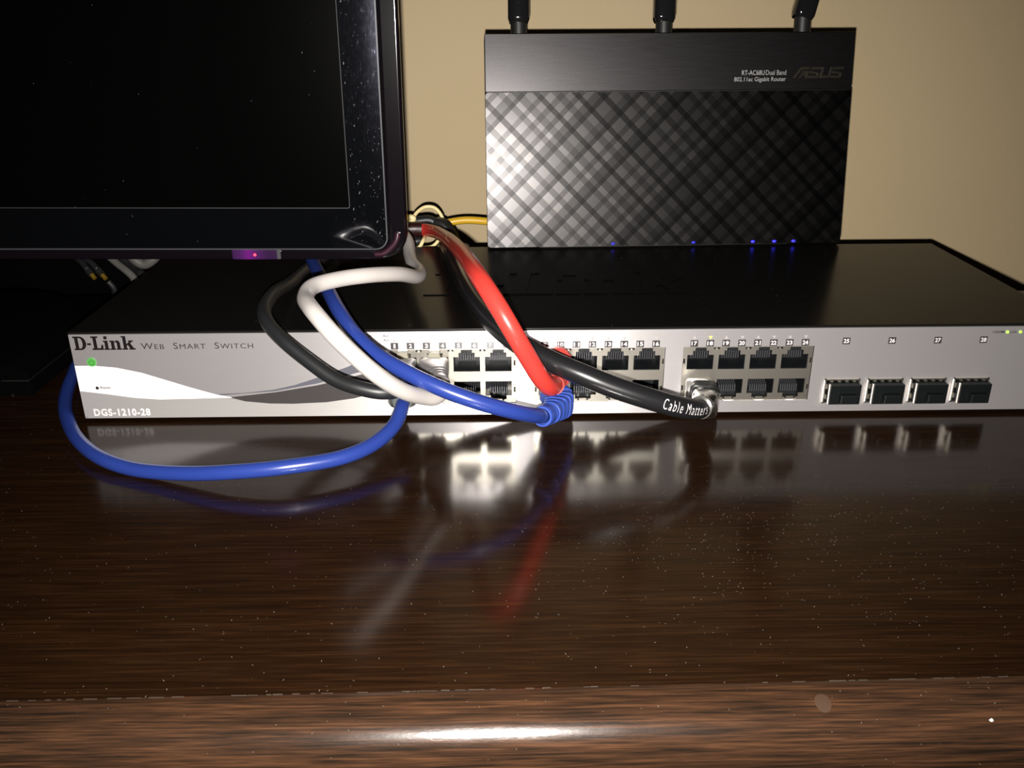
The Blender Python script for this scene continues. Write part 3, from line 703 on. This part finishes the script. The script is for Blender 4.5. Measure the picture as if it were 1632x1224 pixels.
# ------------------------------------------------------------ monitor hanging over the left of the switch
MW, MH = .515, .312
MO = Vector(((0.14899, 0.00000, 0.09614)[0], 0.0, (0.14613, 0.00000, 0.07370)[2])); MK = .93
mo = new_empty('monitor', MO, 'glossy black monitor, switched off, overhanging the left half of the switch', 'monitor', (0, math.radians(.475), 0)); mo.scale = (MK, MK, MK)
b = bmesh.new()
def ring_plate(outer, inner, y0, y1):
    bm = bmesh.new(); n = len(outer)
    vo = [[bm.verts.new((x, y, z)) for x, z in outer] for y in (y0, y1)]; vi = [[bm.verts.new((x, y, z)) for x, z in inner] for y in (y0, y1)]
    for k in range(n):
        j = (k + 1) % n
        bm.faces.new([vo[0][k], vo[0][j], vi[0][j], vi[0][k]]); bm.faces.new([vo[1][j], vo[1][k], vi[1][k], vi[1][j]])
        bm.faces.new([vo[0][j], vo[0][k], vo[1][k], vo[1][j]]); bm.faces.new([vi[0][k], vi[0][j], vi[1][j], vi[1][k]])
    bmesh.ops.recalc_face_normals(bm, faces=bm.faces[:]); return bm
o = link('acrylic_rim', ring_plate(rrect(-MW, 0, 0, MH, .013, 8), rrect(-MW + .0086, -.0086, .0050, MH - .008, .0055, 8), .0006, .0062), M['rim'], mo, **L)
md = o.modifiers.new('round', 'BEVEL'); md.width = .0014; md.segments = 3; md.limit_method = 'ANGLE'; md.harden_normals = True; [setattr(p, 'use_smooth', True) for p in o.data.polygons]
bm = bmesh.new(); rows = []
for d in (0, .002, .004, .006, .009, .012, .0152):              # crowned frame: the front leans back a little towards its outer edge
    y = -.0004 + .00030 * max(0, 1 - d / .009) ** 2; k = d / .0152
    rows.append([bm.verts.new((x, y, z)) for x, z in rrect(-MW + .0094 + d, -.0094 - d, .0057 + d * 1.17, MH - .0088 - d, .0050 - .0038 * k, 8)])
rows.insert(0, [bm.verts.new((v.co.x, .006, v.co.z)) for v in rows[0]]); rows.append([bm.verts.new((v.co.x, .004, v.co.z)) for v in rows[-1]])
for A, B in zip(rows, rows[1:]):
    for k in range(len(A)): bm.faces.new([A[k], A[(k + 1) % len(A)], B[(k + 1) % len(A)], B[k]])
bmesh.ops.recalc_face_normals(bm, faces=bm.faces[:])
if sum(f.normal.y for f in bm.faces) > 0: bmesh.ops.reverse_faces(bm, faces=bm.faces[:])
sharp(link('bezel', bm, M['bezel'], mo, **L), 30)
o = link('inner_edge', ring_plate(rrect(-MW + .0087, -.0087, .0051, MH - .0081, .0055, 8), rrect(-MW + .0093, -.0093, .0056, MH - .0087, .0050, 8), -.0008, .006), M['rim_line'], mo, **L)
link('screen_border', ring_plate(rrect(-MW + .0243, -.0245, .0233, MH - .0243, .0012, 8), rrect(-MW + .0248, -.0250, .0238, MH - .0248, .0010, 8), -.0001, .003), M['border'], mo, **L)
link('screen', box(-MW + .0240, -.0242, .0008, .004, .0230, MH - .0240, 0), M['screen'], mo, **L)
link('stand_arm', box(-MW / 2 - .02, -MW / 2 + .04, .028, .066, .05, .085, .004, 2), M['dull_black'], mo, **L)
link('back_housing', box(-MW + .006, -.006, .0062, .030, .006, MH - .006, .008, 4), M['satin_black'], mo, **L)
link('indicator_window', box(-.0792, -.0575, -.0003, .003, .0003, .0052, .0009, 3), M['window'], mo, **L)
bm = loft([Vector((-.0688, .0, .0026)), Vector((-.0688, -.0005, .0026)), Vector((-.0688, -.0008, .0026))], lambda s: (.0009 - .0004 * s,) * 2 + (2,), 12)
link('power_light', bm, M['red_led'], mo, smooth=True, **L)
link('lens_end', box(-.0590, -.0572, -.0006, .002, .0006, .0050, .0004, 2), M['rim_line'], mo, **L)
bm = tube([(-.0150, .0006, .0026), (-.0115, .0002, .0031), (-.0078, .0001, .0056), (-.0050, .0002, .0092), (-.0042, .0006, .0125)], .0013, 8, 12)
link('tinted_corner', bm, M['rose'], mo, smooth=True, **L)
# stand: neck and an oval glossy foot, standing on the black box
zf = .0145
bx, by = -.100, .052
C = [(Vector((bx, by, z)) - MO) / MK for z in (zf, zf + .0004, zf + .0035, zf + .0052, zf + .0062)]
rr = [(.073, .093), (.0745, .0946), (.0742, .0942), (.0725, .0925), (.068, .087)]
o = link('stand_foot', loft(C, lambda s: (lambda k: (rr[k][1], rr[k][0], 2.1))(min(4, int(round(s * 4)))), 64), M['dull_black'], mo, **L); sharp(o, 50)
link('stand_neck', cylinder((Vector((bx, by, zf + .005)) - MO) / MK, (Vector((bx, by - .012, .13)) - MO) / MK, .018, .016, 24), M['shiny_black'], mo, **L)
bm = bmesh.new()
for k in range(150):                                         # dust and scuffs on the glossy frame
    if random.random() < .75: x, z, y = random.uniform(-.0238, -.0098), random.uniform(.008, .115), -.00045
    elif random.random() < .45: x, z, y = random.uniform(-.16, -.026), random.uniform(.008, .110), .00075
    else: continue
    if x < -.0247 and z > .0235: y = .00075
    elif x < -.0247: y = -.00045
    s = random.uniform(.00004, .00010); a = random.uniform(.9, 2.2); l = s * random.choice([1, 1, 1.5, 4, 6]); 
    vs = [bm.verts.new((x + (u * math.cos(a) - v * math.sin(a)), y, z + (u * math.sin(a) + v * math.cos(a)))) for u, v in ((-l, -s), (l, -s), (l, s), (-l, s))]
    bm.faces.new(vs)
o = link('surface_dust', bm, M['dust_grey'], mo, **L); o['kind'] = 'stuff'
# ------------------------------------------------------------ left of the switch: box under the monitor foot, adapter and cables
bxo = new_empty('set_top_box', (-.11, .08, 0), 'low black box on the desk beneath the monitor foot, left of the switch', 'electronics box')
link('case', box(-.205, -.0365, .027, .150, .0012, .0143, .0008, 2), M['dull_black'], bxo)
link('case_seam', box(-.2051, -.0364, .0266, .1505, .0094, .0098, 0), M['satin_black'], bxo)
for x in (-.19, -.048): 
    for y in (.035, .14): link('foot', cylinder((x, y, 0), (x, y, .0014), .004), M['satin_black'], bxo)
o = link('screw', cylinder((-.0455, .0268, .0022), (-.0455, .0264, .0022), .0007), M['chrome'], bxo)
ad = new_empty('power_adapter', (-.17, .180, 0), 'long black power adapter standing behind the left end of the switch', 'power adapter')
link('adapter_body', box(-.30, -.039, .174, .186, 0, .062, .003, 3), M['dull_black'], ad)  # lengthened to the left to block the lit wall below the monitor
link('adapter_ridge', box(-.301, -.038, .1735, .1865, .010, .012, 0), M['dull_black'], ad)
def loose(name, label, cat, pts, r, m, group=None):
    o = link(name, tube(pts, r, 8, 14), m, None, True, origin=pts[0]); tag(o, label, cat, group); return o
loose('grey_cable', 'grey cable crossing behind the left end of the switch, below the monitor', 'cable', [(-0.04865, 0.16000, 0.03620), (-0.04169, 0.15700, 0.03077), (-0.03590, 0.15400, 0.02730), (-0.03167, 0.15200, 0.02358), (-0.02915, 0.14900, 0.01862), (-.004, .150, .006), (-.03, .155, .004)], .0022, M['grey'])
loose('grey_cable', 'short visible loop of grey cable directly under the monitor edge at left', 'cable', [(-0.03195, 0.15200, 0.03929), (-0.02764, 0.15100, 0.03420), (-0.02353, 0.15100, 0.03225), (-0.01829, 0.15100, 0.03488), (-0.01380, 0.15300, 0.03963)], .0030, M['grey'])
loose('black_cable', 'black cable between the two grey ones at the left rear', 'cable', [(-0.04823, 0.17000, 0.03554), (-0.04053, 0.16800, 0.02933), (-0.03395, 0.16300, 0.02554), (-0.02912, 0.15800, 0.02299), (-0.03176, 0.15600, 0.01179), (-.006, .160, .003)], .0028, M['black_soft'])
aw = new_empty('audio_lead', (-0.05398, 0.15000, 0.02551), 'dark lead with two yellow tipped plugs left of the switch', 'cable')
for (a, b_), px in (((((-0.05695, 0.15000, 0.02937)), ((-0.05112, 0.14600, 0.02395))), 1), ((((-0.05104, 0.15000, 0.02932)), ((-0.04456, 0.14600, 0.02351))), 2)):
    a, b_ = Vector(a), Vector(b_)
    link('plug_sleeve', cylinder(a, a.lerp(b_, .45), .0021), M['satin_black'], aw, smooth=False)
    q = link('yellow_tip', cylinder(a.lerp(b_, .46), a.lerp(b_, .80), .0013), M['shaded_yellow'], aw); sharp(q)
bm = tube([(-0.05695, 0.15000, 0.02937), (-0.06061, 0.15300, 0.03240), (-0.06637, 0.15800, 0.03687), (-.06, .164, .056)], .0018, 6, 12); tube([(-0.05104, 0.15000, 0.02932), (-0.05536, 0.15300, 0.03274), (-0.06258, 0.15800, 0.03722), (-.055, .165, .057)], .0018, 6, 12, bm)
link('cord', bm, M['black_soft'], aw, smooth=True)
o = link('cord', tube([(-0.04456, 0.14600, 0.02351), (-0.04215, 0.14700, 0.01856), (-0.04267, 0.14900, 0.01171), (-.020, .160, .003)], .0017, 6, 12), M['black_soft'], aw, smooth=True)

# ------------------------------------------------------------ behind the switch, between monitor and router
loose('cream_wire', 'thin cream wire curling up in a loop above the red cable', 'wire', [(0.13106, 0.17600, 0.05057), (0.13364, 0.17800, 0.05204), (0.13623, 0.18100, 0.05525), (0.14113, 0.18400, 0.05807), (0.14692, 0.18400, 0.05764), (0.15072, 0.18300, 0.05393), (0.15219, 0.18200, 0.04984), (0.15120, 0.18100, 0.04221), (0.14567, 0.17800, 0.03506), (0.13423, 0.17500, 0.03473)], .0011, M['cream'])
loose('cream_wire', 'thin cream wire hooked below the red cable at the monitor corner', 'wire', [(0.13055, 0.15800, 0.04404), (0.13422, 0.15800, 0.04248), (0.13492, 0.15700, 0.03968), (0.13711, 0.15700, 0.03851), (0.13943, 0.15700, 0.04002), (0.14136, 0.15800, 0.04319), (0.14182, 0.17200, 0.04364)], .0011, M['cream'])
loose('cream_wire', 'cream wire end knotted at the monitor edge above the red cable', 'wire', [(0.13002, 0.17200, 0.05262), (0.13239, 0.17200, 0.05452), (0.13502, 0.17200, 0.05374), (0.13378, 0.17200, 0.05183), (0.13076, 0.17200, 0.05223)], .0017, M['cream'])
loose('yellow_cable', 'yellow network cable running behind the left side of the router', 'cable', [(0.14877, 0.19600, 0.04353), (0.15522, 0.19600, 0.04569), (0.16478, 0.19700, 0.04680), (0.17592, 0.19800, 0.04609), (0.18871, 0.19900, 0.04415), (0.20069, 0.19600, 0.04231)], .0024, M['yellow'])
pl = new_empty('power_plug', (.155, .170, .0), 'black power plug leaning behind the switch beside the red cable', 'plug')
bm = loft(spline([(0.14815, 0.17800, 0.04921), (0.15247, 0.17600, 0.04807), (0.15626, 0.17400, 0.04305), (0.16032, 0.17200, 0.03409), (0.15845, 0.27851, 0.00350)], 6), lambda s: (.0042 + .0042 * s, .0040 + .0032 * s, 3.2), 20)
sharp(link('plug_body', bm, M['satin_black'], pl), 50)
link('cord', tube([(0.14928, 0.17800, 0.04842), (0.14438, 0.17800, 0.05118), (0.13791, 0.17700, 0.05106), (0.12921, 0.17500, 0.05003)], .0030, 6, 12), M['black_soft'], pl, smooth=True)
loose('black_cable', 'black cable tucked under the red one at the monitor corner', 'cable', [(0.13861, 0.17600, 0.03918), (0.13588, 0.17600, 0.03861), (0.13251, 0.17500, 0.03908), (0.12698, 0.17300, 0.04040)], .0030, M['black_soft'])

# ------------------------------------------------------------ crumb, dried drop, dust
bm = bmesh.new(); bmesh.ops.create_icosphere(bm, subdivisions=2, radius=.00048)
for v in bm.verts: v.co *= random.uniform(.8, 1.15); v.co.x *= 1.2
px = .3075; 
c0 = Vector((0.31716, -0.18412, 0.00020)); dd = seam_y(c0.x) - .002 - c0.y
zz = .0005 - R_ + math.sqrt(max(0, R_**2 - dd**2)) if dd > 0 else .0008
o = link('crumb', bm, M['crumb'], None, True, origin=None); o.location = (c0.x, c0.y, zz + .0004); tag(o, 'tiny white crumb on the front edge of the desk at right', 'crumb')
def desk_z(x, y):
    d = seam_y(x) - .002 - y
    return 0 if d < -.002 else (.0005 if d < 0 else .0005 - R_ + math.sqrt(max(0, R_**2 - d * d)))
bm = bmesh.new()
c0 = Vector((0.27313, -0.18007, 0.00000)); ctr = bm.verts.new((c0.x, c0.y, desk_z(c0.x, c0.y) + .00025)); rim = []
for k in range(20):
    a = 2 * math.pi * k / 20; x, y = c0.x + .0022 * math.cos(a), c0.y + .0024 * math.sin(a)
    rim.append(bm.verts.new((x, y, desk_z(x, y) + .00008)))
for k in range(20): bm.faces.new([ctr, rim[k], rim[(k+1) % 20]])
link('dried_drop', bm, M['spot'], desk, smooth=True)['label'] = 'faint round dried drop mark'
bm = bmesh.new()
def fleck(x, y, z, s, l):
    a = random.uniform(0, 6.28); t = random.uniform(0, .8)
    vs = []
    for u, v in ((-l, -s), (l, -s), (l, s), (-l, s)):
        vs.append(bm.verts.new((x + u * math.cos(a) - v * math.sin(a), y + u * math.sin(a) + v * math.cos(a), z + abs(v) * t + .00006 + (.00012 if u > 0 else 0))))
    bm.faces.new(vs)
for k in range(2600):
    x = random.uniform(-.06, .50); y = random.uniform(-.205, -.004)
    if random.random() < .25: x, y = random.gauss(.28, .05), random.gauss(-.10, .03)
    if y > -.004: continue
    fleck(x, y, desk_z(x, y), random.uniform(.00003, .00006), random.uniform(.00004, .00030))
o = link('dust_flecks', bm, M['dust'], desk); o['kind'] = 'stuff'
bm = bmesh.new()
for k in range(260):
    x, y = random.uniform(.02, .43), random.uniform(.002, .12)
    fleck(x, y, ZT, random.uniform(.00003, .00006), random.uniform(.00004, .00018))
o = link('case_dust', bm, M['dust'], sw); o['kind'] = 'stuff'
